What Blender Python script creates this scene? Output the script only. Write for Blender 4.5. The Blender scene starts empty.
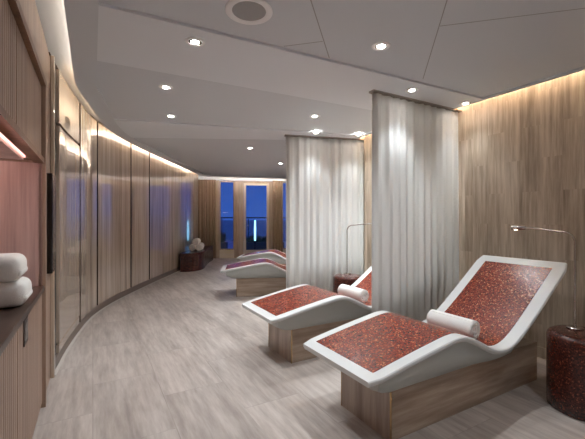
import bpy, bmesh, math, random
from mathutils import Vector, Matrix
random.seed(7)
scn = bpy.context.scene
COL = scn.collection
PI = math.pi

# ------------------------------------------------------------------ camera, world, exposure
cam_d = bpy.data.cameras.new('camera')
cam_d.sensor_width = 36.0
cam_d.lens = 352.0 / 585.0 * 36.0
cam_d.shift_y = -1.5 / 585.0
cam_d.clip_start = 0.05
cam_d.clip_end = 3000
cam = bpy.data.objects.new('camera', cam_d)
COL.objects.link(cam)
cam.location = (0, 0, 1.3)
cam.rotation_euler = (PI / 2, 0, 0)
scn.camera = cam

world = bpy.data.worlds.new('dusk')
scn.world = world
world.use_nodes = True
wn = world.node_tree.nodes
wl = world.node_tree.links
bg = wn['Background']
tc = wn.new('ShaderNodeTexCoord')
sp = wn.new('ShaderNodeSeparateXYZ')
rp = wn.new('ShaderNodeValToRGB')
rp.color_ramp.elements[0].position = 0.0
rp.color_ramp.elements[0].color = (0.055, 0.16, 0.62, 1)
rp.color_ramp.elements[1].position = 0.5
rp.color_ramp.elements[1].color = (0.018, 0.05, 0.36, 1)
wl.new(tc.outputs['Generated'], sp.inputs[0])
wl.new(sp.outputs['Z'], rp.inputs[0])
wl.new(rp.outputs[0], bg.inputs[0])
bg.inputs[1].default_value = 0.4

scn.view_settings.view_transform = 'Standard'
scn.view_settings.look = 'None'
scn.view_settings.gamma = 1.0
scn.view_settings.use_curve_mapping = False
scn.view_settings.exposure = 0.82

SPOT_W = 42.0       # ceiling downlights
COVE_W = 34.0        # emission of the cove strips
COVE_LEFT = 24.0

# ------------------------------------------------------------------ frames
YAW = 0.516
U = Vector((math.cos(YAW), math.sin(YAW), 0))      # towards the right wall
N = Vector((-math.sin(YAW), math.cos(YAW), 0))     # along the right wall, away
O1 = Vector((0.233, 2.115, 0))
def P(s, n, z=0):                                  # s along U, n along N from the first lounger's foot
    return O1 + U * s + N * n + Vector((0, 0, z))
A0 = Vector((-1.97, 2.896, 0)) - U * 0.017
def L(a, d, z=0):                                  # left cabinet plane: a forward, d into the room
    return A0 + N * a + U * d + Vector((0, 0, z))
CEIL = 2.53

def lin(c):
    r = []
    for v in c:
        v /= 255.0
        r.append(v / 12.92 if v <= 0.04045 else ((v + 0.055) / 1.055) ** 2.4)
    return tuple(r) + (1.0,)

# ------------------------------------------------------------------ materials
def new_mat(name):
    m = bpy.data.materials.new(name)
    m.use_nodes = True
    return m, m.node_tree.nodes, m.node_tree.links, m.node_tree.nodes['Principled BSDF']

def plain(name, rgb, rough=0.5, metal=0.0, coat=0.0, noise=0.0, nscale=30, bump=0.0):
    m, n, l, b = new_mat(name)
    b.inputs['Base Color'].default_value = lin(rgb)
    b.inputs['Roughness'].default_value = rough
    b.inputs['Metallic'].default_value = metal
    b.inputs['Coat Weight'].default_value = coat
    b.inputs['Coat Roughness'].default_value = 0.08
    t = n.new('ShaderNodeTexCoord')
    ns = n.new('ShaderNodeTexNoise')
    ns.inputs['Scale'].default_value = nscale
    ns.inputs['Detail'].default_value = 4
    l.new(t.outputs['Object'], ns.inputs['Vector'])
    if noise:
        mx = n.new('ShaderNodeMix'); mx.data_type = 'RGBA'
        c = lin(rgb)
        mx.inputs[6].default_value = tuple(x * (1 - noise) for x in c[:3]) + (1,)
        mx.inputs[7].default_value = tuple(min(1, x * (1 + noise)) for x in c[:3]) + (1,)
        l.new(ns.outputs[0], mx.inputs[0])
        l.new(mx.outputs[2], b.inputs['Base Color'])
    if bump:
        bp = n.new('ShaderNodeBump')
        bp.inputs['Strength'].default_value = bump
        bp.inputs['Distance'].default_value = 0.004
        l.new(ns.outputs[0], bp.inputs['Height'])
        l.new(bp.outputs[0], b.inputs['Normal'])
    return m

def emit(name, rgb, strength):
    m, n, l, b = new_mat(name)
    b.inputs['Base Color'].default_value = lin(rgb)
    b.inputs['Emission Color'].default_value = lin(rgb)
    b.inputs['Emission Strength'].default_value = strength
    return m

def streak(name, dark, mid, light, scale, rough, coat=0.0, rot=0.0, brick=None, bvar=0.25, bump=0.05):
    """streaky wood or vein-cut stone; scale = noise frequency per local axis"""
    m, n, l, b = new_mat(name)
    t = n.new('ShaderNodeTexCoord')
    mp0 = n.new('ShaderNodeMapping'); mp0.inputs['Rotation'].default_value = (0, 0, rot)
    l.new(t.outputs['Object'], mp0.inputs[0])
    src = mp0.outputs[0]
    mp = n.new('ShaderNodeMapping'); mp.inputs['Scale'].default_value = scale
    l.new(src, mp.inputs[0])
    n1 = n.new('ShaderNodeTexNoise'); n1.inputs['Scale'].default_value = 1.0
    n1.inputs['Detail'].default_value = 5; n1.inputs['Roughness'].default_value = 0.62
    mpb = n.new('ShaderNodeMapping'); mpb.inputs['Scale'].default_value = tuple(x * 0.22 for x in scale)
    l.new(src, mpb.inputs[0])
    n2 = n.new('ShaderNodeTexNoise'); n2.inputs['Scale'].default_value = 1.0
    n2.inputs['Detail'].default_value = 3
    l.new(mpb.outputs[0], n2.inputs['Vector'])
    add = n.new('ShaderNodeMath'); add.operation = 'MULTIPLY_ADD'
    add.inputs[1].default_value = 0.45
    l.new(n2.outputs[0], add.inputs[0])
    mul = n.new('ShaderNodeMath'); mul.operation = 'MULTIPLY'; mul.inputs[1].default_value = 0.55
    l.new(n1.outputs[0], mul.inputs[0])
    l.new(mul.outputs[0], add.inputs[2])
    cr = n.new('ShaderNodeValToRGB')
    e = cr.color_ramp.elements
    e[0].position = 0.34; e[0].color = lin(dark)
    e[1].position = 0.66; e[1].color = lin(light)
    em = e.new(0.5); em.color = lin(mid)
    l.new(mp.outputs[0], n1.inputs['Vector'])
    l.new(add.outputs[0], cr.inputs[0])
    out = cr.outputs[0]
    if brick:
        axes, bw, bh, mortar, mcol = brick
        sx = n.new('ShaderNodeSeparateXYZ'); l.new(src, sx.inputs[0])
        cb = n.new('ShaderNodeCombineXYZ')
        l.new(sx.outputs[axes[0]], cb.inputs[0]); l.new(sx.outputs[axes[1]], cb.inputs[1])
        bk = n.new('ShaderNodeTexBrick')
        bk.inputs['Scale'].default_value = 1.0
        bk.inputs['Brick Width'].default_value = bw
        bk.inputs['Row Height'].default_value = bh
        bk.inputs['Mortar Size'].default_value = mortar
        bk.inputs['Mortar Smooth'].default_value = 0.0
        bk.inputs['Bias'].default_value = 0.0
        g = 1 - bvar
        bk.inputs['Color1'].default_value = (g, g, g, 1)
        bk.inputs['Color2'].default_value = (1, 1, 1, 1)
        bk.inputs['Mortar'].default_value = (mcol, mcol, mcol, 1)
        l.new(cb.outputs[0], bk.inputs['Vector'])
        # shift the streak pattern from tile to tile
        sc = n.new('ShaderNodeVectorMath'); sc.operation = 'SCALE'; sc.inputs[3].default_value = 37.0
        l.new(bk.outputs['Color'], sc.inputs[0])
        ad = n.new('ShaderNodeVectorMath'); ad.operation = 'ADD'
        l.new(mp.outputs[0], ad.inputs[0]); l.new(sc.outputs[0], ad.inputs[1])
        l.new(ad.outputs[0], n1.inputs['Vector'])
        mx = n.new('ShaderNodeMix'); mx.data_type = 'RGBA'; mx.blend_type = 'MULTIPLY'
        mx.inputs[0].default_value = 1.0
        l.new(out, mx.inputs[6]); l.new(bk.outputs['Color'], mx.inputs[7])
        out = mx.outputs[2]
    l.new(out, b.inputs['Base Color'])
    b.inputs['Roughness'].default_value = rough
    b.inputs['Coat Weight'].default_value = coat
    b.inputs['Coat Roughness'].default_value = 0.06
    bp = n.new('ShaderNodeBump'); bp.inputs['Strength'].default_value = bump
    bp.inputs['Distance'].default_value = 0.002
    l.new(n1.outputs[0], bp.inputs['Height']); l.new(bp.outputs[0], b.inputs['Normal'])
    return m

def mosaic(name, cols, scale, rough=0.22):
    m, n, l, b = new_mat(name)
    t = n.new('ShaderNodeTexCoord')
    v = n.new('ShaderNodeTexVoronoi'); v.inputs['Scale'].default_value = scale
    l.new(t.outputs['Object'], v.inputs['Vector'])
    sx = n.new('ShaderNodeSeparateColor'); l.new(v.outputs['Color'], sx.inputs[0])
    cr = n.new('ShaderNodeValToRGB'); cr.color_ramp.interpolation = 'CONSTANT'
    e = cr.color_ramp.elements
    e[0].position = 0; e[0].color = lin(cols[0])
    e[1].position = cols[1][1]; e[1].color = lin(cols[1][0])
    for c, p in cols[2:]:
        x = e.new(p); x.color = lin(c)
    l.new(sx.outputs[0], cr.inputs[0])
    l.new(cr.outputs[0], b.inputs['Base Color'])
    # tilt of every tessera
    nm = n.new('ShaderNodeVectorMath'); nm.operation = 'SUBTRACT'; nm.inputs[1].default_value = (0.5, 0.5, 0.5)
    l.new(v.outputs['Color'], nm.inputs[0])
    s2 = n.new('ShaderNodeVectorMath'); s2.operation = 'SCALE'; s2.inputs[3].default_value = 0.12
    l.new(nm.outputs[0], s2.inputs[0])
    ge = n.new('ShaderNodeNewGeometry')
    ad = n.new('ShaderNodeVectorMath'); ad.operation = 'ADD'
    l.new(ge.outputs['Normal'], ad.inputs[0]); l.new(s2.outputs[0], ad.inputs[1])
    no = n.new('ShaderNodeVectorMath'); no.operation = 'NORMALIZE'
    l.new(ad.outputs[0], no.inputs[0]); l.new(no.outputs[0], b.inputs['Normal'])
    b.inputs['Roughness'].default_value = rough
    b.inputs['Coat Weight'].default_value = 0.15
    b.inputs['Coat Roughness'].default_value = 0.4
    return m

M = {}
M['floor'] = streak('stone_floor', (150, 138, 131), (178, 166, 158), (200, 190, 183), (26, 3.2, 5), 0.42,
                    rot=-YAW, brick=((1, 0), 0.9, 0.45, 0.003, 0.78), bvar=0.16, bump=0.02)
M['ceiling'] = plain('ceiling_paint', (217, 221, 226), 0.6)
M['band'] = plain('band_pale', (234, 238, 243), 0.6)  # bands a step lighter than the ceiling tone
M['seam'] = plain('ceiling_seam', (165, 165, 165), 0.8)
M['right_stone'] = streak('travertine_wall', (150, 132, 112), (194, 176, 155), (226, 211, 192), (34, 34, 2.2), 0.5,
                          rot=-YAW, brick=((2, 1), 0.62, 0.17, 0.0, 1.0), bvar=0.10, bump=0.04)
M['panel'] = streak('lacquered_panel', (156, 138, 122), (194, 176, 159), (218, 202, 184), (40, 40, 1.2), 0.16,
                    coat=1.0, bump=0.01)
M['panel'].node_tree.nodes['Principled BSDF'].inputs['Coat IOR'].default_value = 1.7
M['panel'].node_tree.nodes['Principled BSDF'].inputs['Coat Roughness'].default_value = 0.03
M['cab'] = streak('cabinet_wood', (142, 116, 100), (164, 137, 119), (182, 155, 137), (45, 45, 1.3), 0.4)
M['niche'] = streak('niche_wood_pink_lit', (186, 152, 146), (212, 180, 172), (228, 200, 192), (40, 40, 1.3), 0.35)  # pale pink tone puts the niche light into the wood colour
M['frame_wood'] = streak('frame_wood', (96, 66, 46), (128, 92, 68), (148, 112, 86), (30, 30, 2), 0.4)
M['counter'] = streak('counter_top', (56, 42, 36), (74, 56, 48), (92, 72, 62), (30, 4, 20), 0.3, rot=-YAW)
M['recess'] = plain('dark_recess', (52, 38, 30), 0.7)
M['base_dark'] = plain('baseboard_brown', (120, 105, 96), 0.45)
M['brass'] = plain('aged_brass', (190, 160, 120), 0.25, 1.0)
M['bronze'] = plain('dark_bronze', (70, 52, 40), 0.35, 1.0)
M['base_stone'] = streak('vein_cut_stone', (140, 114, 94), (176, 150, 128), (200, 178, 156), (30, 2.2, 2.2), 0.35, coat=0.3)
M['base_end'] = streak('vein_cut_stone_end', (138, 122, 110), (168, 152, 140), (194, 180, 168), (6, 30, 2.0), 0.35, coat=0.3)
M['base_long'] = streak('vein_cut_stone_side', (126, 104, 88), (162, 140, 122), (196, 176, 158), (2.0, 30, 22), 0.35, coat=0.3)
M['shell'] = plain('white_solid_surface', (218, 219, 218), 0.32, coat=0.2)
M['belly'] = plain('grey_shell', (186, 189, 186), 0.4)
M['mosaic'] = mosaic('red_mosaic', [(64, 18, 10), ((104, 34, 20), 0.22), ((132, 46, 28), 0.5), ((160, 72, 44), 0.78), ((206, 128, 88), 0.94)], 125, 0.24)  # brightest cells put sparkle into the tile colour
M['mosaic_dark'] = mosaic('dark_red_mosaic', [(44, 16, 12), ((66, 24, 16), 0.35), ((84, 34, 24), 0.7), ((128, 62, 42), 0.93)], 130, 0.18)
M['curtain'] = None
M['towel'] = plain('terry_cloth', (236, 234, 230), 0.95, bump=0.6, nscale=220)
M['chrome'] = plain('brushed_nickel', (180, 172, 165), 0.25, 1.0)
M['trim_ring'] = plain('white_ring', (252, 252, 252), 0.4)
M['lamp_em'] = emit('downlight_lens', (255, 248, 240), 60)
M['cove_em'] = emit('cove_strip', (255, 222, 186), COVE_W)
M['cove_near_em'] = emit('cove_strip_near', (255, 236, 214), 6)
M['cove_mid_em'] = emit('cove_strip_mid', (255, 220, 180), 9)
M['cove_far_em'] = emit('cove_strip_far', (255, 236, 220), 90)
M['cove_left_em'] = emit('cove_strip_left', (255, 226, 198), COVE_LEFT)
M['niche_fill_em'] = emit('niche_fill_strip', (255, 228, 224), 9)  # glow of the added strip, out of view in the niche
M['niche_lip'] = emit('niche_lip', (255, 196, 186), 1.0)
M['lamp_small'] = emit('reading_led', (255, 240, 215), 4)
M['black'] = plain('black_gloss', (6, 6, 7), 0.15, coat=0.5)
M['screen'] = plain('screen_glass', (60, 62, 74), 0.08, coat=1.0)
M['brown_curtain'] = plain('brown_drape', (158, 134, 112), 0.85, noise=0.1, nscale=60)
M['win_frame'] = streak('window_frame_wood', (150, 132, 114), (180, 162, 142), (198, 180, 162), (30, 30, 2), 0.4)
M['sill'] = plain('pale_sill', (216, 206, 192), 0.5)
M['speaker'] = plain('speaker_cloth', (172, 172, 172), 0.9, noise=0.15, nscale=300)
M['deck'] = plain('outdoor_deck', (170, 200, 205), 0.6, noise=0.2, nscale=3)  # pale cyan tone carries the light falling on the deck
M['sea'] = plain('sea_water', (6, 18, 50), 0.25, noise=0.3, nscale=0.05)
M['rail'] = plain('rail_metal', (40, 44, 56), 0.5)
M['leaf'] = plain('dark_leaves', (40, 70, 48), 0.7, noise=0.5, nscale=20)
M['planter'] = plain('planter_stone', (70, 80, 90), 0.7)
M['glow'] = emit('cool_lantern', (150, 225, 255), 1.6)
M['grey_line'] = plain('pale_floor_edge', (196, 188, 180), 0.5)

def make_curtain_mat():
    m, n, l, b = new_mat('white_sheer')
    b.inputs['Base Color'].default_value = lin((236, 236, 234))
    b.inputs['Roughness'].default_value = 0.9
    tr = n.new('ShaderNodeBsdfTranslucent'); tr.inputs[0].default_value = lin((236, 236, 234))
    mx = n.new('ShaderNodeMixShader'); mx.inputs[0].default_value = 0.35
    l.new(b.outputs[0], mx.inputs[1]); l.new(tr.outputs[0], mx.inputs[2])
    l.new(mx.outputs[0], n['Material Output'].inputs[0])
    return m
M['curtain'] = make_curtain_mat()
def make_glass():
    m, n, l, b = new_mat('window_glass')
    g = n.new('ShaderNodeBsdfGlossy'); g.inputs['Roughness'].default_value = 0.02
    t = n.new('ShaderNodeBsdfTransparent'); t.inputs[0].default_value = (0.93, 0.95, 1, 1)
    f = n.new('ShaderNodeFresnel'); f.inputs[0].default_value = 1.35
    mx = n.new('ShaderNodeMixShader')
    l.new(f.outputs[0], mx.inputs[0]); l.new(t.outputs[0], mx.inputs[1]); l.new(g.outputs[0], mx.inputs[2])
    l.new(mx.outputs[0], n['Material Output'].inputs[0])
    return m
M['glass'] = make_glass()

# ------------------------------------------------------------------ mesh helpers
def finish(name, bm, mat, parent=None, smooth=False, bevel=0, angle=40):
    bmesh.ops.recalc_face_normals(bm, faces=bm.faces)
    me = bpy.data.meshes.new(name)
    bm.to_mesh(me); bm.free()
    if isinstance(mat, (list, tuple)):
        for x in mat: me.materials.append(x)
    else:
        me.materials.append(mat)
    o = bpy.data.objects.new(name, me)
    COL.objects.link(o)
    if parent: o.parent = parent
    if smooth:
        for p in me.polygons: p.use_smooth = True
        me.set_sharp_from_angle(angle=math.radians(angle))
    if bevel:
        b = o.modifiers.new('bevel', 'BEVEL'); b.width = bevel; b.segments = 2; b.limit_method = 'ANGLE'
    return o

def prism(bm, pts, z0, z1):
    """vertical prism over a plan polygon"""
    n = len(pts)
    a = [bm.verts.new((p[0], p[1], z0)) for p in pts]
    b = [bm.verts.new((p[0], p[1], z1)) for p in pts]
    bm.faces.new(a); bm.faces.new(list(reversed(b)))
    for i in range(n):
        bm.faces.new((a[i], a[(i + 1) % n], b[(i + 1) % n], b[i]))

def box(bm, x0, x1, y0, y1, z0, z1):
    prism(bm, [(x0, y0), (x1, y0), (x1, y1), (x0, y1)], z0, z1)

def lbox(bm, a0, a1, d0, d1, z0, z1):               # box in the left-plane frame
    prism(bm, [L(a0, d0), L(a1, d0), L(a1, d1), L(a0, d1)], z0, z1)

def strip_wall(bm, path, normals, d0, d1, z0, z1):
    """solid that follows a plan path between offsets d0 and d1"""
    rows = []
    for p, nn in zip(path, normals):
        q0 = p + nn * d0; q1 = p + nn * d1
        rows.append([bm.verts.new((q0.x, q0.y, z0)), bm.verts.new((q1.x, q1.y, z0)),
                     bm.verts.new((q1.x, q1.y, z1)), bm.verts.new((q0.x, q0.y, z1))])
    for r, s in zip(rows, rows[1:]):
        for i in range(4):
            j = (i + 1) % 4
            bm.faces.new((r[i], r[j], s[j], s[i]))
    bm.faces.new(rows[0]); bm.faces.new(list(reversed(rows[-1])))

def lathe(bm, prof, seg=32, c=(0, 0, 0)):
    rings = []
    for r, z in prof:
        if r < 1e-6:
            rings.append([bm.verts.new((c[0], c[1], c[2] + z))])
        else:
            rings.append([bm.verts.new((c[0] + r * math.cos(2 * PI * k / seg), c[1] + r * math.sin(2 * PI * k / seg), c[2] + z)) for k in range(seg)])
    for a, b in zip(rings, rings[1:]):
        for k in range(seg):
            k2 = (k + 1) % seg
            if len(a) == 1 and len(b) > 1: bm.faces.new((a[0], b[k], b[k2]))
            elif len(b) == 1 and len(a) > 1: bm.faces.new((a[k], a[k2], b[0]))
            elif len(a) > 1: bm.faces.new((a[k], a[k2], b[k2], b[k]))

def tube(bm, pts, r, seg=10, cap=True):
    rings = []
    prev = None
    for i, p in enumerate(pts):
        p = Vector(p)
        t = (Vector(pts[min(i + 1, len(pts) - 1)]) - Vector(pts[max(i - 1, 0)])).normalized()
        if prev is None:
            ref = Vector((0, 0, 1)) if abs(t.z) < 0.9 else Vector((1, 0, 0))
            x = t.cross(ref).normalized()
        else:
            x = (prev - t * prev.dot(t)).normalized()
        prev = x
        y = t.cross(x)
        rr = r[i] if isinstance(r, (list, tuple)) else r
        rings.append([bm.verts.new(p + x * rr * math.cos(2 * PI * k / seg) + y * rr * math.sin(2 * PI * k / seg)) for k in range(seg)])
    for a, b in zip(rings, rings[1:]):
        for k in range(seg):
            bm.faces.new((a[k], a[(k + 1) % seg], b[(k + 1) % seg], b[k]))
    if cap:
        bm.faces.new(list(reversed(rings[0]))); bm.faces.new(rings[-1])

def empty(name, loc, rz=0):
    o = bpy.data.objects.new(name, None)
    COL.objects.link(o)
    o.location = loc; o.rotation_euler = (0, 0, rz)
    o.empty_display_size = 0.1
    return o

def tag(o, label, cat, group=None, kind=None):
    o['label'] = label; o['category'] = cat
    if group: o['group'] = group
    if kind: o['kind'] = kind
    return o

def struct(o):
    o['kind'] = 'structure'
    return o

def copy_tree(o, parent=None):
    c = o.copy(); COL.objects.link(c); c.parent = parent
    for ch in [x for x in list(bpy.data.objects) if x.parent == o]:
        copy_tree(ch, c)
    return c

# ------------------------------------------------------------------ room shell: curved left wall path
ctrl = [(-1.97, 2.896), (-2.21, 3.44), (-2.445, 4.05), (-2.64, 4.65), (-2.75, 5.3), (-2.79, 6.1),
        (-2.80, 7.0), (-2.79, 8.0), (-2.79, 9.2), (-2.80, 10.45)]
def catmull(c, n=8):
    pts = []
    c = [Vector((x, y, 0)) for x, y in c]
    c = [c[0] * 2 - c[1]] + c + [c[-1] * 2 - c[-2]]
    for i in range(1, len(c) - 2):
        for k in range(n):
            t = k / n
            a, b, d, e = c[i - 1], c[i], c[i + 1], c[i + 2]
            pts.append(0.5 * ((2 * b) + (-a + d) * t + (2 * a - 5 * b + 4 * d - e) * t * t + (-a + 3 * b - 3 * d + e) * t ** 3))
    pts.append(c[-2])
    return pts
def normals_of(pts):                                # to the right of the walking direction = into the room
    out = []
    for i in range(len(pts)):
        t = (pts[min(i + 1, len(pts) - 1)] - pts[max(i - 1, 0)]).normalized()
        out.append(Vector((t.y, -t.x, 0)))
    return out
CURVE = catmull(ctrl)
CN = normals_of(CURVE)
def curve_at_px(px):                                # the curve point seen at image column px
    r = (px - 292.5) / 352.0
    for i in range(len(CURVE) - 1):
        f0 = CURVE[i].x - r * CURVE[i].y; f1 = CURVE[i + 1].x - r * CURVE[i + 1].y
        if f0 <= 0 < f1 or f1 <= 0 < f0 or f0 == 0:
            return i + f0 / (f0 - f1)
    return len(CURVE) - 1.0
def curve_sub(t0, t1):
    def ev(t):
        i = min(int(t), len(CURVE) - 2); f = t - i
        return CURVE[i].lerp(CURVE[i + 1], f), CN[i].lerp(CN[i + 1], f).normalized()
    ts = [t0] + [k for k in range(int(t0) + 1, int(math.ceil(t1))) if k - t0 > 0.05 and t1 - k > 0.05] + [t1]
    r = [ev(t) for t in ts]
    return [x[0] for x in r], [x[1] for x in r]

# floor
bm = bmesh.new()
box(bm, -4.5, 6.5, -5.0, 12.2, -0.12, 0.0)
struct(finish('floor', bm, M['floor']))

# upper slab (above the coves)
bm = bmesh.new()
box(bm, -4.5, 6.5, -5.0, 12.2, 2.66, 2.76)
struct(finish('ceiling', bm, M['ceiling']))

# right wall: straight along the first bays, then turning gently
rw = [P(2.38, -4.6), P(2.38, -2), P(2.38, 0), P(2.38, 1.0), P(2.38, 1.7), P(2.36, 2.4)]
e0 = rw[-1]
rw += [e0 + Vector((0.02, 0.8, 0)), e0 + Vector((0.06, 1.7, 0)), e0 + Vector((0.08, 3.0, 0)), e0 + Vector((0.08, 4.3, 0)), e0 + Vector((0.08, 5.9, 0))]
rwn = [-v for v in normals_of(rw)]                  # into the room = left of walking direction
bm = bmesh.new()
strip_wall(bm, rw, rwn, 0.0, -0.12, 0, 2.66)
wr = struct(finish('wall_right', bm, M['right_stone']))
bm = bmesh.new()
strip_wall(bm, rw, rwn, 0.012, 0.0, 0, 0.10)
struct(finish('baseboard_right', bm, M['right_stone']))

# rear wall behind the camera
bm = bmesh.new()
a = P(2.5, -4.6); b = L(-6.7, -0.6)
d = (b - a).normalized(); q = Vector((-d.y, d.x, 0)) * -0.12
prism(bm, [a, b, b + q, a + q], 0, 2.66)
struct(finish('wall_rear', bm, M['band']))

# curved left wall backing, with lacquered panels set on it
bm = bmesh.new()
ext = CURVE + [CURVE[-1] + Vector((-0.12, 0.35, 0)), CURVE[-1] + Vector((-0.30, 0.75, 0))]
exn = normals_of(ext)
strip_wall(bm, ext, exn, -0.15, -0.022, 0, 2.66)
wlft = struct(finish('wall_left', bm, M['recess']))
seams = [59.0, 80.0, 91.0, 97.5, 131.0, 149.5, 163.0, 186.0, 193.5]
ts = [curve_at_px(s) for s in seams] + [len(CURVE) - 1.0]
def gap_t(t, g):
    i = min(int(t), len(CURVE) - 2)
    return g / (CURVE[i + 1] - CURVE[i]).length
for i in range(len(ts) - 1):
    g = 0.034 if seams[i] in (80.0, 97.5, 131.0, 149.5) else 0.010
    g2 = 0.020 if i + 1 < len(seams) and seams[i + 1] in (80.0, 97.5, 131.0, 149.5) else 0.010
    pth, nn = curve_sub(ts[i] + gap_t(ts[i], g), ts[i + 1] - gap_t(ts[i + 1], g2))
    if i == 0:                                      # the panel that is a hidden door, framed
        z1 = 2.12
        t0, t1 = ts[0], ts[1]
        b1 = bmesh.new(); strip_wall(b1, pth, nn, -0.022, 0.0, 2.15, 2.62)
        finish('panel', b1, M['panel'], wlft, True)
        b1 = bmesh.new(); strip_wall(b1, pth, nn, -0.022, 0.0, 0.10, 0.17)
        finish('panel', b1, M['panel'], wlft, True)
        b1 = bmesh.new(); strip_wall(b1, pth, nn, -0.022, 0.002, 0.185, z1)
        struct(finish('door_1', b1, M['panel'], None, True))
    else:
        b1 = bmesh.new(); strip_wall(b1, pth, nn, -0.022, 0.0, 0.10, 2.62)
        finish('panel', b1, M['panel'], wlft, True)
    # inlay strips at the wide seams
    if seams[i] in (80.0, 97.5, 149.5, 131.0):
        pa, na = curve_sub(ts[i] - gap_t(ts[i], 0.004), ts[i] + gap_t(ts[i], 0.012))
        b1 = bmesh.new(); strip_wall(b1, pa, na, -0.022, 0.006, 0.10, 2.62)
        finish('inlay_strip', b1, M['bronze'], wlft)
bm = bmesh.new(); strip_wall(bm, CURVE, CN, -0.022, -0.006, 0, 0.095)
struct(finish('baseboard_left', bm, M['base_dark']))
bm = bmesh.new(); strip_wall(bm, CURVE, CN, -0.006, 0.02, 0, 0.004)
struct(finish('trim_1', bm, M['grey_line']))

# straight left wall with cabinetry
bm = bmesh.new()
lbox(bm, -6.8, 0.0, -0.60, -0.50, 0, 2.66)
struct(finish('wall_left_rear', bm, M['cab']))
NE = -0.547                                         # far end of the niche
bm = bmesh.new()
lbox(bm, NE + 0.03, 0.02, -0.50, 0.0, 0, 2.60)
struct(finish('wall_left_pier', bm, M['cab']))
bm = bmesh.new()
lbox(bm, -0.045, 0.03, 0.0, 0.03, 0.0, 2.62)
struct(finish('trim_2', bm, M['panel'], bevel=0.006))
bm = bmesh.new()
lbox(bm, -6.7, NE + 0.03, -0.50, 0.0, 2.255, 2.60)
struct(finish('wall_left_fascia', bm, M['cab']))
bm = bmesh.new()
lbox(bm, -6.7, NE + 0.05, -0.02, 0.02, 2.21, 2.255)
struct(finish('trim_3', bm, M['frame_wood']))
bm = bmesh.new()
lbox(bm, NE, NE + 0.05, -0.02, 0.02, 0.0, 2.21)
struct(finish('trim_4', bm, M['cab']))

def ridged(bm, a0, a1, d0, d1, z0, z1, pitch=0.04):
    pts = [L(a0, d0)]
    a = a0
    while a < a1 - 1e-4:
        b = min(a + pitch, a1)
        pts += [L(a, d1), L(b - 0.006, d1), L(b - 0.004, d1 - 0.007), L(b - 0.001, d1 - 0.007)]
        a = b
    pts.append(L(a1, d0))
    prism(bm, pts, z0, z1)

# ------------------------------------------------------------------ wall cabinet (upper), niche and base cabinet
def cabinet_upper(a0, a1, label):
    c = empty('wall_cabinet', L(a0, -0.25, 1.70))
    def loc(o):
        o.parent = c; o.matrix_parent_inverse = Matrix.Translation(-c.location)
    bm = bmesh.new(); lbox(bm, a0, a1, -0.50, -0.045, 1.70, 2.205)
    loc(finish('body', bm, M['cab']))
    n = max(1, round((a1 - a0) / 0.9)); w = (a1 - a0) / n
    for k in range(n):
        bm = bmesh.new(); ridged(bm, a0 + k * w + 0.004, a0 + (k + 1) * w - 0.004, -0.042, -0.004, 1.715, 2.195)
        loc(finish('door', bm, M['cab']))
    bm = bmesh.new(); lbox(bm, a0, a1, -0.045, 0.012, 1.675, 1.71)
    loc(finish('bottom_rail', bm, M['frame_wood']))
    tag(c, label, 'cabinet')
    return c
cabinet_upper(-3.25, NE, 'ridged light wood wall cabinet above the pink-lit towel niche')

nb = empty('niche_surround', L(-1.9, -0.3, 0.86))
def nloc(o, p=nb):
    o.parent = p; o.matrix_parent_inverse = Matrix.Translation(-p.location); return o
bm = bmesh.new(); lbox(bm, -3.25, NE, -0.50, -0.475, 0.835, 1.675); nloc(finish('back_panel', bm, M['niche']))
bm = bmesh.new(); ridged(bm, NE, NE + 0.028, -0.475, 0.0, 0.835, 1.675, 0.5); nloc(finish('side_panel', bm, M['niche']))
bm = bmesh.new(); lbox(bm, -3.25, -3.225, -0.475, 0.0, 0.835, 1.675); nloc(finish('side_panel', bm, M['niche']))
bm = bmesh.new(); lbox(bm, -3.22, -1.15, -0.47, -0.02, 1.61, 1.64); nloc(finish('light_shelf', bm, M['niche']))
bm = bmesh.new(); lbox(bm, -3.22, -1.15, -0.018, -0.012, 1.622, 1.634); nloc(finish('light_strip', bm, M['niche_lip']))
bm = bmesh.new(); lbox(bm, -3.2, NE - 0.01, -0.472, -0.45, 1.655, 1.672); nloc(finish('light_strip', bm, M['niche_fill_em']))  # unseen strip added to brighten the niche side
tag(nb, 'pink-lit wood niche recess with light strip and an added unseen fill strip behind the folded towels', 'niche')

bc = empty('base_cabinet', L(-1.9, -0.25, 0))
bm = bmesh.new(); lbox(bm, -3.25, NE + 0.025, -0.50, -0.03, 0.0, 0.80); nloc(finish('body', bm, M['cab']), bc)
for (a0, a1) in [(-3.25, -2.35), (-2.35, -1.45), (-1.45, NE + 0.025)]:
    bm = bmesh.new(); ridged(bm, a0 + 0.003, a1 - 0.003, -0.03, 0.0, 0.04, 0.795)
    dr = nloc(finish('door', bm, M['cab']), bc)
    hb = bmesh.new(); ha = a0 + 0.15
    lbox(hb, ha, ha + 0.12, 0.0005, 0.004, 0.655, 0.785)
    h = finish('handle', hb, M['bronze'], dr)
    h.matrix_parent_inverse = Matrix.Identity(4)
    hb = bmesh.new(); lbox(hb, ha + 0.02, ha + 0.10, 0.004, 0.0055, 0.672, 0.768)
    finish('handle_recess', hb, M['black'], dr)
tag(bc, 'ridged wood base cabinet with dark recessed handle under the brown counter', 'cabinet')
bm = bmesh.new(); lbox(bm, -3.25, NE + 0.025, -0.475, 0.012, 0.80, 0.835)
tag(finish('countertop', bm, M['counter'], bevel=0.003), 'dark brown countertop slab carrying the two folded white towels', 'countertop')

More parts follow.
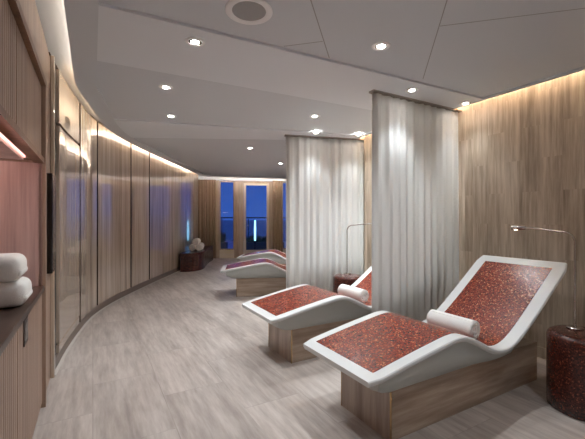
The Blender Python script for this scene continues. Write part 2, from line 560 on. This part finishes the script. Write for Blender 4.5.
# screen on the pier
sc = empty('wall_screen', L(-0.2, 0.0, 0.89))
bm = bmesh.new(); lbox(bm, -0.36, -0.06, 0.003, 0.042, 0.89, 1.63)
nloc(finish('housing', bm, M['black'], bevel=0.002), sc)
bm = bmesh.new(); lbox(bm, -0.35, -0.07, 0.042, 0.044, 0.90, 1.62)
nloc(finish('screen', bm, M['screen']), sc)
tag(sc, 'slim black upright screen mounted on the wood pier beside the niche', 'screen')

# ------------------------------------------------------------------ suspended ceiling
CURVE_IN = [p + n * 0.16 for p, n in zip(CURVE, CN)]
FE0 = Vector((-2.56, 10.30, 0)); FE1 = Vector((1.3, 11.35, 0))       # far ceiling edge line
left_edge = [L(-6.6, 0.16), L(-2, 0.16)] + [L(0.25, 0.16)] + [p for p in CURVE_IN if p.y > 4.0 and p.y < 10.2]
RIN = [p + n * 0.13 for p, n in zip(rw, rwn)]
right_edge = [p for p in RIN if p.y < 11.0]
outline = left_edge + [FE0, FE1 - Vector((0.9, 0.25, 0))] + list(reversed(right_edge))
bm = bmesh.new(); prism(bm, outline, CEIL, CEIL + 0.05)
sus = struct(finish('ceiling_suspended', bm, M['ceiling']))
# border strip along the left edge and right edge, 12 mm proud
def edge_strip(path, w, name, side, z0=CEIL - 0.02):
    nn = normals_of(path)
    bm = bmesh.new(); strip_wall(bm, path, nn, 0.0, w * side, z0, CEIL + 0.052)
    return finish(name, bm, M['ceiling'], sus)
edge_strip(left_edge, 0.17, 'border_strip', 1)
edge_strip(right_edge, 0.035, 'border_strip', -1)
edge_strip([FE0, FE1 - Vector((0.9, 0.25, 0))], 0.12, 'border_strip', 1)
# lighter bands carrying the curtain tracks
def clip_band(n0, n1):
    return [P(-2.3, n0), P(2.2, n0), P(2.2, n1), P(-2.3, n1)]
bandz = CEIL - 0.018
bm = bmesh.new()
prism(bm, [Vector((-1.13, 1.99, 0)), P(2.22, 0.44), P(2.22, 1.25), Vector((-1.53, 2.70, 0))], bandz, CEIL + 0.001)
finish('band', bm, M['band'], sus)
bm = bmesh.new()
prism(bm, [Vector((-2.25, 4.34, 0)), Vector((-0.077, 4.92, 0)), Vector((1.05, 5.2, 0)), Vector((0.98, 5.62, 0)), Vector((-0.1, 5.46, 0)), Vector((-2.52, 5.30, 0))], bandz, CEIL + 0.001)
finish('band', bm, M['band'], sus)
# seams of the near ceiling panels
def seam(p, q, w=0.006):
    p = Vector(p); q = Vector(q); d = (q - p).normalized(); s = Vector((-d.y, d.x)) * w / 2
    bm = bmesh.new(); prism(bm, [p - s, q - s, q + s, p + s], CEIL - 0.001, CEIL)
    finish('seam', bm, M['seam'], sus)
g = Vector((math.sin(0.245), math.cos(0.245))); h = Vector((math.cos(0.245), -math.sin(0.245)))
A = Vector((0.872, 1.986)); B = Vector((0.103, 1.986))
seam(A - g * 3.0, A + g * 1.16); seam(B - g * 3.0, B + g * 0.74)
C = Vector((0.945, 2.255)); seam(C, C + h * 1.25); seam(Vector((-0.06, 2.52)), Vector((0.21, 2.45)))

# cove light strips: lie on the back of the suspended ceiling, shine up and onto the walls
def cove(path, offs, name, mat, label):
    nn = normals_of(path)
    bm = bmesh.new(); strip_wall(bm, path, nn, offs, offs + 0.02, CEIL + 0.052, CEIL + 0.066)
    o = finish(name, bm, mat)
    tag(o, label, 'light strip')
    return o
k3 = 3
cove(left_edge[:k3], 0.03, 'cove_light', M['cove_near_em'], 'soft cove light strip above the wall cabinets')
k4 = next(i for i, p in enumerate(left_edge) if i > 3 and p.y > 5.6)
cove(left_edge[k3 - 1:k4], 0.03, 'cove_light', M['cove_mid_em'], 'warm cove light strip above the framed door in the curved wall')
cove(left_edge[k4 - 1:], 0.03, 'cove_light', M['cove_left_em'], 'warm cove light strip above the far half of the curved panelled wall')
cove(right_edge, -0.05, 'cove_light', M['cove_em'], 'warm cove light strip along the top of the travertine wall')
cove([FE0, FE1 - Vector((0.9, 0.25, 0))], 0.03, 'cove_light', M['cove_far_em'], 'warm cove light strip above the brown drapes and windows')

# ------------------------------------------------------------------ window wall
def wpt(px, off=0.0):
    r = (px - 292.5) / 352.0
    Y = (11.755 + off) / (1 - 0.148 * r)
    return Vector((r * Y, Y, 0))
WD = Vector((1, 0.148, 0)).normalized(); WN = Vector((WD.y, -WD.x, 0))   # WN towards the room
def wbox(bm, p, q, d0, d1, z0, z1):
    prism(bm, [p + WN * d0, q + WN * d0, q + WN * d1, p + WN * d1], z0, z1)
x0 = wpt(190); x1 = wpt(330)
bm = bmesh.new()
wbox(bm, x0, wpt(219), -0.1, 0.0, 0, 2.52)
wbox(bm, wpt(291), x1, -0.1, 0.0, 0, 2.52)
struct(finish('wall_far', bm, M['win_frame']))
bm = bmesh.new(); wbox(bm, x0, x1, -0.1, 0.02, 2.52, 2.66)
struct(finish('trim_7', bm, M['band']))
bm = bmesh.new(); wbox(bm, wpt(216.3), wpt(219.6), 0.0, 0.08, 0, 2.5)
struct(finish('trim_5', bm, M['win_frame']))
bm = bmesh.new(); wbox(bm, wpt(234.2), wpt(242.0), -0.06, 0.06, 0, 2.5)
struct(finish('trim_6', bm, M['win_frame']))
def window(name, pa, pb, zs, sill_col):
    bm = bmesh.new()
    a, b = wpt(pa), wpt(pb)
    e = 0.03
    wbox(bm, a, a + WD * e, -0.03, 0.03, zs, 2.5); wbox(bm, b - WD * e, b, -0.03, 0.03, zs, 2.5)
    wbox(bm, a + WD * e, b - WD * e, -0.03, 0.03, zs, zs + e); wbox(bm, a + WD * e, b - WD * e, -0.03, 0.03, 2.46, 2.5)
    w = struct(finish(name, bm, M['win_frame']))
    bm = bmesh.new(); wbox(bm, a + WD * e, b - WD * e, -0.004, 0.004, zs + e, 2.46)
    finish('pane', bm, M['glass'], w)
    bm = bmesh.new(); wbox(bm, a, b, -0.06, 0.05, 0, zs)
    finish('sill', bm, sill_col, w)
    return w
window('window_1', 219.7, 234.2, 0.27, M['sill'])
# glazed door: frame, leaf, pane, handle
bm = bmesh.new()
a, b = wpt(242), wpt(275)
wbox(bm, a, a + WD * 0.05, -0.05, 0.05, 0, 2.5); wbox(bm, b - WD * 0.20, b, -0.05, 0.05, 0, 2.5)
wbox(bm, a + WD * 0.05, b - WD * 0.20, -0.05, 0.05, 2.44, 2.5); wbox(bm, a + WD * 0.05, b - WD * 0.20, -0.05, 0.05, 0, 0.06)
d2 = struct(finish('door_2', bm, M['win_frame']))
a2, b2 = a + WD * 0.055, b - WD * 0.205
lw = 0.075
bm = bmesh.new()
wbox(bm, a2, a2 + WD * lw, -0.02, 0.03, 0.065, 2.435); wbox(bm, b2 - WD * lw, b2, -0.02, 0.03, 0.065, 2.435)
wbox(bm, a2 + WD * lw, b2 - WD * lw, -0.02, 0.03, 0.065, 0.25); wbox(bm, a2 + WD * lw, b2 - WD * lw, -0.02, 0.03, 2.37, 2.435)
finish('door_leaf', bm, M['sill'], d2)
bm = bmesh.new(); wbox(bm, a2 + WD * lw, b2 - WD * lw, -0.004, 0.004, 0.25, 2.37)
finish('pane', bm, M['glass'], d2)
bm = bmesh.new()
hp = a2 + WD * 0.04
tube(bm, [hp + WN * 0.03 + Vector((0, 0, 1.05)), hp + WN * 0.08 + Vector((0, 0, 1.05)), hp + WN * 0.085 + WD * 0.02 + Vector((0, 0, 1.05)), hp + WN * 0.085 + WD * 0.12 + Vector((0, 0, 1.05))], 0.01, 8)
finish('door_handle', bm, M['chrome'], d2, True)
window('window_2', 275.2, 291, 0.27, M['sill'])

# brown drapes
def drape(name, p, q, n, z0, z1, amp, folds, mat, label, group=None, jitter=0.2, thick=0.003):
    bm = bmesh.new()
    d = (q - p); ln = d.length; d.normalize()
    s = Vector((-d.y, d.x, 0))
    cols = folds * 12
    ph = [0]; 
    for k in range(folds + 1): ph.append(ph[-1] + 1 + random.uniform(-jitter, jitter))
    am = [random.uniform(0.55, 1.0) for _ in range(folds + 2)]
    zs = [z0, z0 + (z1 - z0) * .25, z0 + (z1 - z0) * .5, z0 + (z1 - z0) * .75, z0 + (z1 - z0) * .95, z1]
    grid = []
    for zi, z in enumerate(zs):
        row = []
        f = 1.0 - 0.45 * (zi / (len(zs) - 1)) ** 2
        for c in range(cols + 1):
            u = c / cols * folds
            k = int(min(u, folds - 1e-6)); fr = u - k
            a = am[k] * (1 - fr) + am[k + 1] * fr
            w = math.sin(2 * PI * u + 0.8 * math.sin(1.7 * u + zi * 0.15) + 0.5 * math.sin(4.1 * u))
            off = a * amp * f * (w + 0.22 * math.sin(4 * PI * u + 1.3 * k))
            pt = p + d * (c / cols * ln) + s * off
            row.append(bm.verts.new((pt.x, pt.y, z)))
        grid.append(row)
    for r0, r1 in zip(grid, grid[1:]):
        for c in range(cols):
            bm.faces.new((r0[c], r0[c + 1], r1[c + 1], r1[c]))
    o = finish(name, bm, mat, None, True, angle=180)
    so = o.modifiers.new('solid', 'SOLIDIFY'); so.thickness = thick
    tag(o, label, 'curtain', group)
    return o
drape('brown_drape', wpt(195, -0.15) , wpt(216, -0.15), 8, 0.012, 2.52, 0.045, 8, M['brown_curtain'], 'gathered brown drape in the corner behind the towel bench')
drape('brown_drape', wpt(272.5, -0.15), wpt(283, -0.15), 4, 0.012, 2.52, 0.045, 4, M['brown_curtain'], 'narrow gathered brown drape right of the glazed door')

# ------------------------------------------------------------------ white divider curtains with their ceiling tracks
def track(p, q, label):
    d = (q - p).normalized(); s = Vector((-d.y, d.x, 0)) * 0.035
    bm = bmesh.new(); prism(bm, [p - d * .02 - s, q + d * .02 - s, q + d * .02 + s, p - d * .02 + s], CEIL - 0.034, bandz)
    return tag(finish('curtain_track', bm, M['chrome']), label, 'curtain track')
c1a, c1b = P(1.075, 0.815), P(2.35, 0.815)
drape('divider_curtain', c1a, c1b, 10, 0.012, CEIL - 0.036, 0.027, 11, M['curtain'], 'nearer white sheer divider curtain, hanging beside the front lounger')
track(c1a, c1b, 'thin grey ceiling track of the nearer white curtain')
c2a, c2b = Vector((-0.095, 5.136, 0)), Vector((1.10, 5.43, 0))
drape('divider_curtain', c2a, c2b, 10, 0.012, CEIL - 0.036, 0.027, 11, M['curtain'], 'farther white sheer divider curtain, behind the small drum table')
track(c2a, c2b, 'thin grey ceiling track of the farther white curtain')

# ------------------------------------------------------------------ heated stone loungers
ZF, SK, ZK, SV, ZV, SH, ZH = 0.444, 0.726, 0.575, 1.148, 0.405, 2.069, 0.939
W = 0.702
def lounger_profile():
    key = [(0, ZF), (0.30, ZF + 0.058), (0.55, 0.545), (0.70, 0.566), (0.80, 0.556), (0.92, 0.505), (1.04, 0.443), (1.13, 0.417), (1.22, 0.413), (1.32, 0.44), (1.44, 0.505), (1.60, 0.61), (1.80, 0.75), (SH, ZH)]
    c = [Vector((x, 0, z)) for x, z in key]
    c = [c[0] * 2 - c[1]] + c + [c[-1] * 2 - c[-2]]
    out = []
    for i in range(1, len(c) - 2):
        for k in range(4):
            t = k / 4
            a, b, d, e = c[i - 1], c[i], c[i + 1], c[i + 2]
            out.append(0.5 * ((2 * b) + (-a + d) * t + (2 * a - 5 * b + 4 * d - e) * t * t + (-a + 3 * b - 3 * d + e) * t ** 3))
    out.append(c[-2])
    return out
PROF = lounger_profile()
def tangent(i):
    t = (PROF[min(i + 1, len(PROF) - 1)] - PROF[max(i - 1, 0)]).normalized()
    return t, Vector((-t.z, 0, t.x))
def loft(bm, secs):
    rows = [[bm.verts.new(p) for p in s] for s in secs]
    n = len(rows[0])
    for r, s in zip(rows, rows[1:]):
        for i in range(n):
            j = (i + 1) % n
            bm.faces.new((r[i], r[j], s[j], s[i]))
    bm.faces.new(rows[0]); bm.faces.new(list(reversed(rows[-1])))
def make_lounger(loc, yaw):
    root = empty('heated_lounger', loc, yaw)
    # white rim shell (x along the lounger, y across)
    bm = bmesh.new()
    secs = []
    n = len(PROF)
    for i, p in enumerate(PROF):
        t, nn = tangent(i)
        e = 0.0
        dist = min(p.x, SH - p.x)
        if dist < 0.04: e = 0.022 * (1 - dist / 0.04) ** 2
        hw = W / 2 - e + 0.022 * (p.x / SH)
        th = 0.034
        prof2 = [(-hw + 0.006, 0), (hw - 0.006, 0), (hw, -0.006), (hw, -0.020), (hw - 0.012, -th), (-hw + 0.012, -th), (-hw, -0.020), (-hw, -0.006)]
        secs.append([p + nn * z + Vector((0, y, 0)) for y, z in prof2])
    loft(bm, secs)
    finish('rim_shell', bm, M['shell'], root, True, bevel=0)
    # mosaic inlay
    bm = bmesh.new(); secs = []
    for i, p in enumerate(PROF):
        if p.x < 0.05 or p.x > SH - 0.05: continue
        t, nn = tangent(i)
        hw = W / 2 - 0.072
        secs.append([p + nn * z + Vector((0, y, 0)) for y, z in [(-hw, 0.003), (hw, 0.003), (hw, -0.01), (-hw, -0.01)]])
    loft(bm, secs)
    finish('mosaic_surface', bm, M['mosaic'], root, True)
    # grey underside belly
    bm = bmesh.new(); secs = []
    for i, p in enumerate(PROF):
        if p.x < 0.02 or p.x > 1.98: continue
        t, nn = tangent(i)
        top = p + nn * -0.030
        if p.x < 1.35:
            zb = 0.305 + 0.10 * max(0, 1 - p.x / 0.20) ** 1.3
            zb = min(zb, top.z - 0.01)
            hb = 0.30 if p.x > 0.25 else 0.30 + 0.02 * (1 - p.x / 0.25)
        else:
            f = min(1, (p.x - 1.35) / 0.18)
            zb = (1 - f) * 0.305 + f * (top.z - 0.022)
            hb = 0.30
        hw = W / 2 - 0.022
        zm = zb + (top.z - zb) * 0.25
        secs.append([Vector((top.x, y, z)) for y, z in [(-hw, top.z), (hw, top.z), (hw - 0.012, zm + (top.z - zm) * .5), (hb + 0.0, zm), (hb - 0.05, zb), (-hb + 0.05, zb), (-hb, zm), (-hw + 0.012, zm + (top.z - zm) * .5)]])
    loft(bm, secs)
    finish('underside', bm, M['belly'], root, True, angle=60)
    # stone base
    bm = bmesh.new()
    box(bm, 0.254, 1.867, -0.2295, 0.2295, 0.0, 0.303)
    bmesh.ops.recalc_face_normals(bm, faces=bm.faces)
    for f in bm.faces: f.material_index = 1 if abs(f.normal.x) > 0.5 else 0
    o = finish('stone_base', bm, [M['base_long'], M['base_end']], root)
    for sy in (-1, 1):
        bm = bmesh.new(); box(bm, 0.251, 0.260, sy * 0.2315 - 0.004, sy * 0.2315 + 0.002 if sy > 0 else sy * 0.2315 + 0.004, 0.0, 0.303)
        finish('corner_trim', bm, M['brass'], root)
    return root
LY = [((0.233, 2.115, 0), 0.516, 'front heated stone lounger, nearest the camera, white rim and red mosaic'),
      ((-0.345, 3.225, 0), 0.516, 'second heated stone lounger from the front, its head behind the nearer curtain'),
      ((-1.205, 6.003, 0), 0.127, 'heated stone lounger beyond the farther curtain, nearer of the back pair'),
      ((-1.19, 7.95, 0), -0.06, 'heated stone lounger closest to the glazed door')]
lg = None
for loc, yaw, lab in LY:
    if lg is None: o = lg = make_lounger(loc, yaw)
    else: o = copy_tree(lg); o.location = loc; o.rotation_euler = (0, 0, yaw)
    tag(o, lab, 'lounger', 'heated stone loungers')

def world_of(loc, yaw, x, y, z):
    c, s = math.cos(yaw), math.sin(yaw)
    return Vector((loc[0] + x * c - y * s, loc[1] + x * s + y * c, z))

# rolled towels: axis along local Y
def roll_mesh(r, ln):
    bm = bmesh.new()
    prof = [(0.0, -ln / 2 + 0.012), (r * 0.25, -ln / 2 + 0.012), (r * 0.3, -ln / 2), (r * 0.45, -ln / 2), (r * 0.5, -ln / 2 + 0.010), (r * 0.56, -ln / 2 + 0.010), (r * 0.62, -ln / 2 - 0.002), (r * 0.76, -ln / 2 - 0.002),
            (r * 0.80, -ln / 2 + 0.008), (r * 0.84, -ln / 2 + 0.008), (r * 0.88, -ln / 2), (r * 0.97, -ln / 2 + 0.004), (r, -ln / 2 + 0.015)]
    nseg = 10
    body = []
    for k in range(1, nseg):
        y = -ln / 2 + 0.015 + (ln - 0.03) * k / nseg
        body.append((r * (1 + random.uniform(-0.012, 0.012)), y))
    full = prof + body + [(a, -b) for a, b in reversed(prof)]
    lathe(bm, full, 28)
    bmesh.ops.rotate(bm, verts=bm.verts, cent=(0, 0, 0), matrix=Matrix.Rotation(PI / 2, 3, 'X'))
    # overlapping outer flap
    pts = []
    for k in range(7):
        a = math.radians(30 + 14 * k); rr = r * 1.035
        pts.append((rr * math.cos(a), rr * math.sin(a)))
    inner = [(x * 0.96, z * 0.96) for x, z in pts]
    ring = pts + inner[::-1]
    v0 = [bm.verts.new((x, -ln / 2 + 0.006, z)) for x, z in ring]; v1 = [bm.verts.new((x, ln / 2 - 0.006, z)) for x, z in ring]
    m = len(ring)
    bm.faces.new(v0); bm.faces.new(v1[::-1])
    for i in range(m): bm.faces.new((v0[i], v0[(i + 1) % m], v1[(i + 1) % m], v1[i]))
    return bm
for k, (loc, yaw, _) in enumerate(LY[:2]):
    o = finish('rolled_towel', roll_mesh(0.066, 0.38), M['towel'], None, True, angle=50)
    o.location = world_of(loc, yaw, 1.165, 0.03, 0.412 + 0.073)
    o.rotation_euler = (0, 0, yaw)
    tag(o, ['rolled white towel lying across the front lounger', 'rolled white towel lying across the second lounger, cut by the curtain edge'][k], 'towel', 'rolled towels on loungers')

# ------------------------------------------------------------------ mosaic drum tables and reading lamps
def drum(loc, label):
    r, hgt = 0.207, 0.52
    bm = bmesh.new()
    prof = [(0, 0), (r - 0.01, 0), (r, 0.008)] + [(r, 0.008 + (hgt - 0.05) * k / 4) for k in range(1, 5)]
    for k in range(1, 7):
        a = PI / 2 * k / 6
        prof.append((r - 0.042 + 0.042 * math.cos(a), hgt - 0.042 + 0.042 * math.sin(a)))
    prof.append((0, hgt))
    lathe(bm, prof, 48)
    o = finish('drum_table', bm, M['mosaic_dark'], None, True, angle=60)
    o.location = loc
    tag(o, label, 'side table')
    return o
def lamp(loc, ang, label, arm=0.40):
    root = empty('reading_lamp', loc, ang)
    bm = bmesh.new(); lathe(bm, [(0, 0), (0.05, 0), (0.052, 0.004), (0.048, 0.009), (0.010, 0.012), (0.009, 0.03), (0, 0.03)], 28)
    finish('lamp_base', bm, M['chrome'], root, True)
    pts = [(0, 0, 0.01), (0, 0, 0.3), (0, 0, 0.605)]
    R = 0.075
    for k in range(1, 8):
        a = PI / 2 * k / 8
        pts.append((R * (1 - math.cos(a)), 0, 0.605 + R * math.sin(a)))
    pts += [(R + 0.02, 0, 0.605 + R + 0.001), (R + arm * 0.5, 0, 0.605 + R + 0.018), (R + arm * .8, 0, 0.605 + R + 0.022)]
    bm = bmesh.new(); tube(bm, pts, 0.007, 10)
    finish('pole', bm, M['chrome'], root, True)
    e = Vector(pts[-1])
    bm = bmesh.new(); tube(bm, [e + Vector((-0.01, 0, 0)), e + Vector((0.0, 0, 0)), e + Vector((0.10, 0, 0.0)), e + Vector((0.105, 0, 0))], [0.008, 0.016, 0.018, 0.012], 14)
    hd = finish('lamp_head', bm, M['chrome'], root, True)
    bm = bmesh.new(); lathe(bm, [(0, -0.0205), (0.012, -0.0205), (0.012, -0.012), (0, -0.012)], 16, (e.x + 0.07, 0, e.z))
    finish('bulb', bm, M['lamp_small'], hd)
    tag(root, label, 'lamp')
    return root
drum((1.985, 2.40, 0), 'dark red mosaic drum table at the right edge of the room')
lamp((2.003, 2.496, 0.52), math.atan2(N.y, N.x), 'slim gooseneck reading lamp standing on the nearer drum table', 0.32)
drum((0.76, 4.80, 0), 'small dark red mosaic drum table in front of the farther curtain')
lamp((0.762, 4.92, 0.52), -0.05, 'slim gooseneck reading lamp on the far drum table')

# ------------------------------------------------------------------ folded towels on the counter
def folded(a, z, h, dend, w, label):
    """folded towel: a soft stack of layers whose rounded fold faces the room"""
    root = empty('folded_towel', L(a, -0.2, z))
    ln = 0.36
    def piece(name, z0, z1, d0, d1, wa, bev):
        bm = bmesh.new()
        lbox(bm, a - wa / 2, a + wa / 2, d0, d1, z0, z1)
        bmesh.ops.bevel(bm, geom=list(bm.edges), offset=bev, segments=5, profile=0.5, affect='EDGES')
        o = finish(name, bm, M['towel'], root, True, angle=70)
        o.matrix_parent_inverse = Matrix.Translation(-root.location)
    piece('towel_body', z, z + h, dend - ln, dend, w, h * 0.36)
    piece('folded_edge', z + h * 0.16, z + h * 0.50, dend - ln + .04, dend + 0.003, w * 0.86, h * 0.16)
    tag(root, label, 'towel', 'folded towels on the counter')
folded(-1.10, 0.837, 0.135, 0.0, 0.26, 'folded white towel lying directly on the brown counter')
folded(-1.115, 0.972, 0.135, -0.02, 0.25, 'upper folded white towel on top of another on the counter')

# ------------------------------------------------------------------ curved mosaic bench with towel pyramid
front = catmull([(-2.70, 8.42), (-2.42, 8.52), (-2.27, 8.85), (-2.30, 9.4), (-2.42, 10.2), (-2.46, 10.95)], 6)
back = [Vector((-2.60, 10.95, 0)), Vector((-2.74, 10.45, 0)), Vector((-2.755, 9.6, 0)), Vector((-2.755, 8.7, 0))]
bn = empty('curved_bench', (-2.5, 9.3, 0))
def sh(o): o.parent = bn; o.matrix_parent_inverse = Matrix.Translation(-bn.location); return o
ctr = Vector((-2.55, 9.5, 0))
bm = bmesh.new()
prism(bm, [p + (ctr - p).normalized() * 0.03 for p in front] + back, 0.0, 0.36)
sh(finish('bench_body', bm, M['mosaic_dark'], None, True))
bm = bmesh.new()
prism(bm, front + back, 0.36, 0.45)
sh(finish('seat_top', bm, M['mosaic_dark'], None, True, bevel=0.012))
tag(bn, 'curved dark red mosaic bench against the panelled wall by the brown drape', 'bench')
rr = 0.085
spots = [(-2.60, 9.22, 0.452 + rr, 'left'), (-2.425, 9.22, 0.452 + rr, 'right'), (-2.512, 9.22, 0.452 + rr * 2.73, 'top'), (-2.515, 9.62, 0.452 + rr, 'rear')]
base_roll = None
labs = {'left': 'rolled white towel at lower left of the bench pyramid', 'right': 'rolled white towel at lower right of the bench pyramid',
        'top': 'rolled white towel on top of the bench pyramid', 'rear': 'rolled white towel lying behind the bench pyramid'}
for x, y, z, kx in spots:
    if base_roll is None: o = base_roll = finish('rolled_towel', roll_mesh(rr * 0.98, 0.34), M['towel'], None, True, angle=50)
    else: o = base_roll.copy(); COL.objects.link(o)
    o.location = (x, y, z); o.rotation_euler = (0, 0, 0.1)
    tag(o, labs[kx], 'towel', 'towel pyramid on the bench')

# ------------------------------------------------------------------ downlights and ceiling speaker
def downlight(x, y, r=0.045, band=False, cone=115, power=1.0):
    z = (bandz if band else CEIL) - 0.0005
    root = empty('downlight', (x, y, z))
    bm = bmesh.new(); lathe(bm, [(r * 1.45, 0), (r * 1.45, -0.004), (r * 1.3, -0.007), (r * 1.02, -0.005), (r * 0.98, -0.002), (r * .98, 0)], 28)
    finish('trim_ring', bm, M['trim_ring'], root, True)
    bm = bmesh.new(); lathe(bm, [(0, -0.0015), (r * 0.62, -0.0015), (r * .62, -0.0035), (0, -0.0045)], 20)
    finish('lens', bm, M['lamp_em'], root)
    bm = bmesh.new(); lathe(bm, [(r * .62, -0.003), (r * .97, -0.003), (r * .97, -0.001), (r * .62, -0.001), (r * .62, -0.003)], 20)
    finish('reflector', bm, M['chrome'], root)
    ld = bpy.data.lights.new('spot', 'SPOT')
    ld.energy = SPOT_W * power; ld.spot_size = math.radians(cone); ld.spot_blend = 1.0; ld.shadow_soft_size = 0.022
    ld.color = (0.90, 0.96, 1.0)
    lo = bpy.data.objects.new('spot', ld); COL.objects.link(lo)
    lo.parent = root; lo.location = (0, 0, -0.012)
    return root
DL = [(-0.67, 2.42, 1, 'ceiling downlight nearest the top left, in the pale ceiling band'),
      (-1.19, 3.305, 0, 'ceiling downlight left of centre just beyond the near pale band'),
      (-1.465, 4.245, 0, 'ceiling downlight close to the curved wall, before the second band'),
      (0.633, 2.517, 0, 'ceiling downlight over the front lounger on the near panel'),
      (1.13, 3.33, 1, 'ceiling downlight just in front of the nearer curtain track'),
      (1.83, 3.72, 1, 'ceiling downlight beside the top of the travertine wall'),
      (0.271, 4.245, 0, 'ceiling downlight between the two pale bands, above the second lounger'),
      (0.334, 4.99, 1, 'left downlight in front of the farther curtain track'),
      (0.96, 5.12, 1, 'right downlight in front of the farther curtain track'),
      (-0.747, 6.19, 0, 'ceiling downlight beyond the second band, left of the farther curtain'),
      (-0.27, 7.94, 0, 'ceiling downlight farthest back, near the glazed door'),
      (-1.9, 6.6, 0, 'ceiling downlight near the curved wall in the back bay'),
      (-1.8, 9.0, 0, 'ceiling downlight above the towel bench'),
      (1.32, 4.45, 0, 'added fill downlight hidden behind the nearer curtain, over the second lounger'),  # three lamps behind the curtains, added to brighten the room
      (0.35, 6.6, 0, 'added fill downlight hidden behind the farther curtain, over the third lounger'),
      (0.35, 8.6, 0, 'added fill downlight hidden behind the farther curtain, over the fourth lounger'),
      (0.4, 0.9, 0, 'added unseen fill downlight over the walkway beside the camera'),  # lamps from here on are out of view, added as fill
      (1.6, 1.2, 0, 'added unseen fill downlight over the seat behind the nearer drum table'),
      (1.6, -0.9, 0, 'added fill downlight behind the camera by the right wall'),
      (0.3, -1.2, 0, 'added fill downlight behind the camera in the walkway'),
      (0.9, -2.9, 0, 'added unseen fill downlight washing the rear wall, left one'),
      (2.3, -2.2, 0, 'added unseen fill downlight washing the rear wall, middle one'),
      (3.7, -1.4, 0, 'added unseen fill downlight washing the rear wall, right one')]
for x, y, bd, lab in DL:
    if lab.startswith('ceiling downlight near the curved wall in') or lab.endswith('towel bench'):
        continue
    near_face = 'curtain track' in lab or 'top of the travertine' in lab
    pw = 0.35 if (x, y) == (0.4, 0.9) else (0.6 if near_face else 1.0)
    if (x, y) == (1.6, 1.2): pw = 0.55
    if near_face: pw = 0.25 if 'top of the travertine' in lab else 0.6
    if 'hidden behind' in lab: pw = 2.6
    if 'washing' in lab: pw = 6.0
    if 'behind the camera' in lab: pw = 3.5
    tag(downlight(x, y, band=bool(bd), cone=84 if near_face else 115, power=pw), lab, 'downlight', 'ceiling downlights')

sp_ = empty('ceiling_speaker', (-0.258, 2.09, CEIL - 0.0005))
bm = bmesh.new(); lathe(bm, [(0.14, 0), (0.14, -0.006), (0.132, -0.011), (0.108, -0.009), (0.10, -0.004), (0.10, 0)], 48)
finish('speaker_ring', bm, M['trim_ring'], sp_, True)
bm = bmesh.new(); lathe(bm, [(0, -0.0045), (0.05, -0.0043), (0.1005, -0.003), (0.1005, 0)], 48)
finish('grille', bm, M['speaker'], sp_, True)
tag(sp_, 'round white ceiling speaker with grey grille at top of the picture', 'speaker')

# ------------------------------------------------------------------ outside: deck, railing, sea, lantern, planters
bm = bmesh.new(); prism(bm, [(-12, 11.7), (10, 12.9), (10, 20.3), (-12, 20.3)], -0.14, -0.04)
struct(finish('outdoor_deck', bm, M['deck']))
bm = bmesh.new(); prism(bm, [(-900, 18), (900, 18), (900, 2500), (-900, 2500)], -15.2, -15)
struct(finish('sea', bm, M['sea']))
rl = empty('deck_railing', (-1, 20.0, -0.04))
bm = bmesh.new(); box(bm, -9, 9, -0.03, 0.03, 1.32, 1.39); finish('top_rail', bm, M['rail'], rl)
for k in range(13):
    bm = bmesh.new(); box(bm, -9 + k * 1.5 - 0.02, -9 + k * 1.5 + 0.02, -0.02, 0.02, 0, 1.30); finish('post', bm, M['rail'], rl)
tag(rl, 'dark deck railing seen through the windows against the sea', 'railing')
ln_ = empty('deck_lantern', (-1.49, 14.0, -0.04))
bm = bmesh.new(); lathe(bm, [(0, 0), (0.10, 0), (0.10, 0.05), (0.045, 0.07), (0.045, 0.44), (0, 0.44)], 20); finish('lantern_base', bm, M['rail'], ln_, True)
bm = bmesh.new(); lathe(bm, [(0, 0.44), (0.035, 0.44), (0.04, 0.9), (0.032, 1.24), (0, 1.26)], 20); finish('lantern_glass', bm, M['glow'], ln_, True)
tag(ln_, 'glowing pale blue upright lantern on the deck outside the door', 'lantern')
def planter(x, y, w, hgt, leafh, label, seed):
    rnd = random.Random(seed)
    root = empty('deck_planter', (x, y, -0.04))
    bm = bmesh.new(); 
    prism(bm, [(-w / 2, -0.18), (w / 2, -0.18), (w / 2, 0.18), (-w / 2, 0.18)], 0, hgt)
    finish('planter_box', bm, M['planter'], root, bevel=0.02)
    bm = bmesh.new()
    for k in range(int(220 * w)):
        px = rnd.uniform(-w / 2 + .05, w / 2 - .05); py = rnd.uniform(-.13, .13)
        hh = leafh * rnd.uniform(.4, 1); an = rnd.uniform(0, 2 * PI); lean = rnd.uniform(.02, .14)
        dx, dy = math.cos(an), math.sin(an)
        b0 = Vector((px, py, hgt - .01)); b1 = b0 + Vector((dx * lean * .4, dy * lean * .4, hh * .6)); b2 = b0 + Vector((dx * lean, dy * lean, hh))
        s = Vector((-dy, dx, 0)) * 0.014
        v = [bm.verts.new(q) for q in (b0 - s * .5, b0 + s * .5, b1 + s, b2, b1 - s)]
        bm.faces.new(v)
    finish('foliage', bm, M['leaf'], root)
    tag(root, label, 'planter')
planter(-1.15, 14.6, 1.6, 0.34, 0.34, 'long planter with dark grassy foliage outside the glazed door', 1)
planter(-2.75, 13.7, 0.4, 0.40, 0.5, 'narrow planter with tall leaves outside the left window', 2)
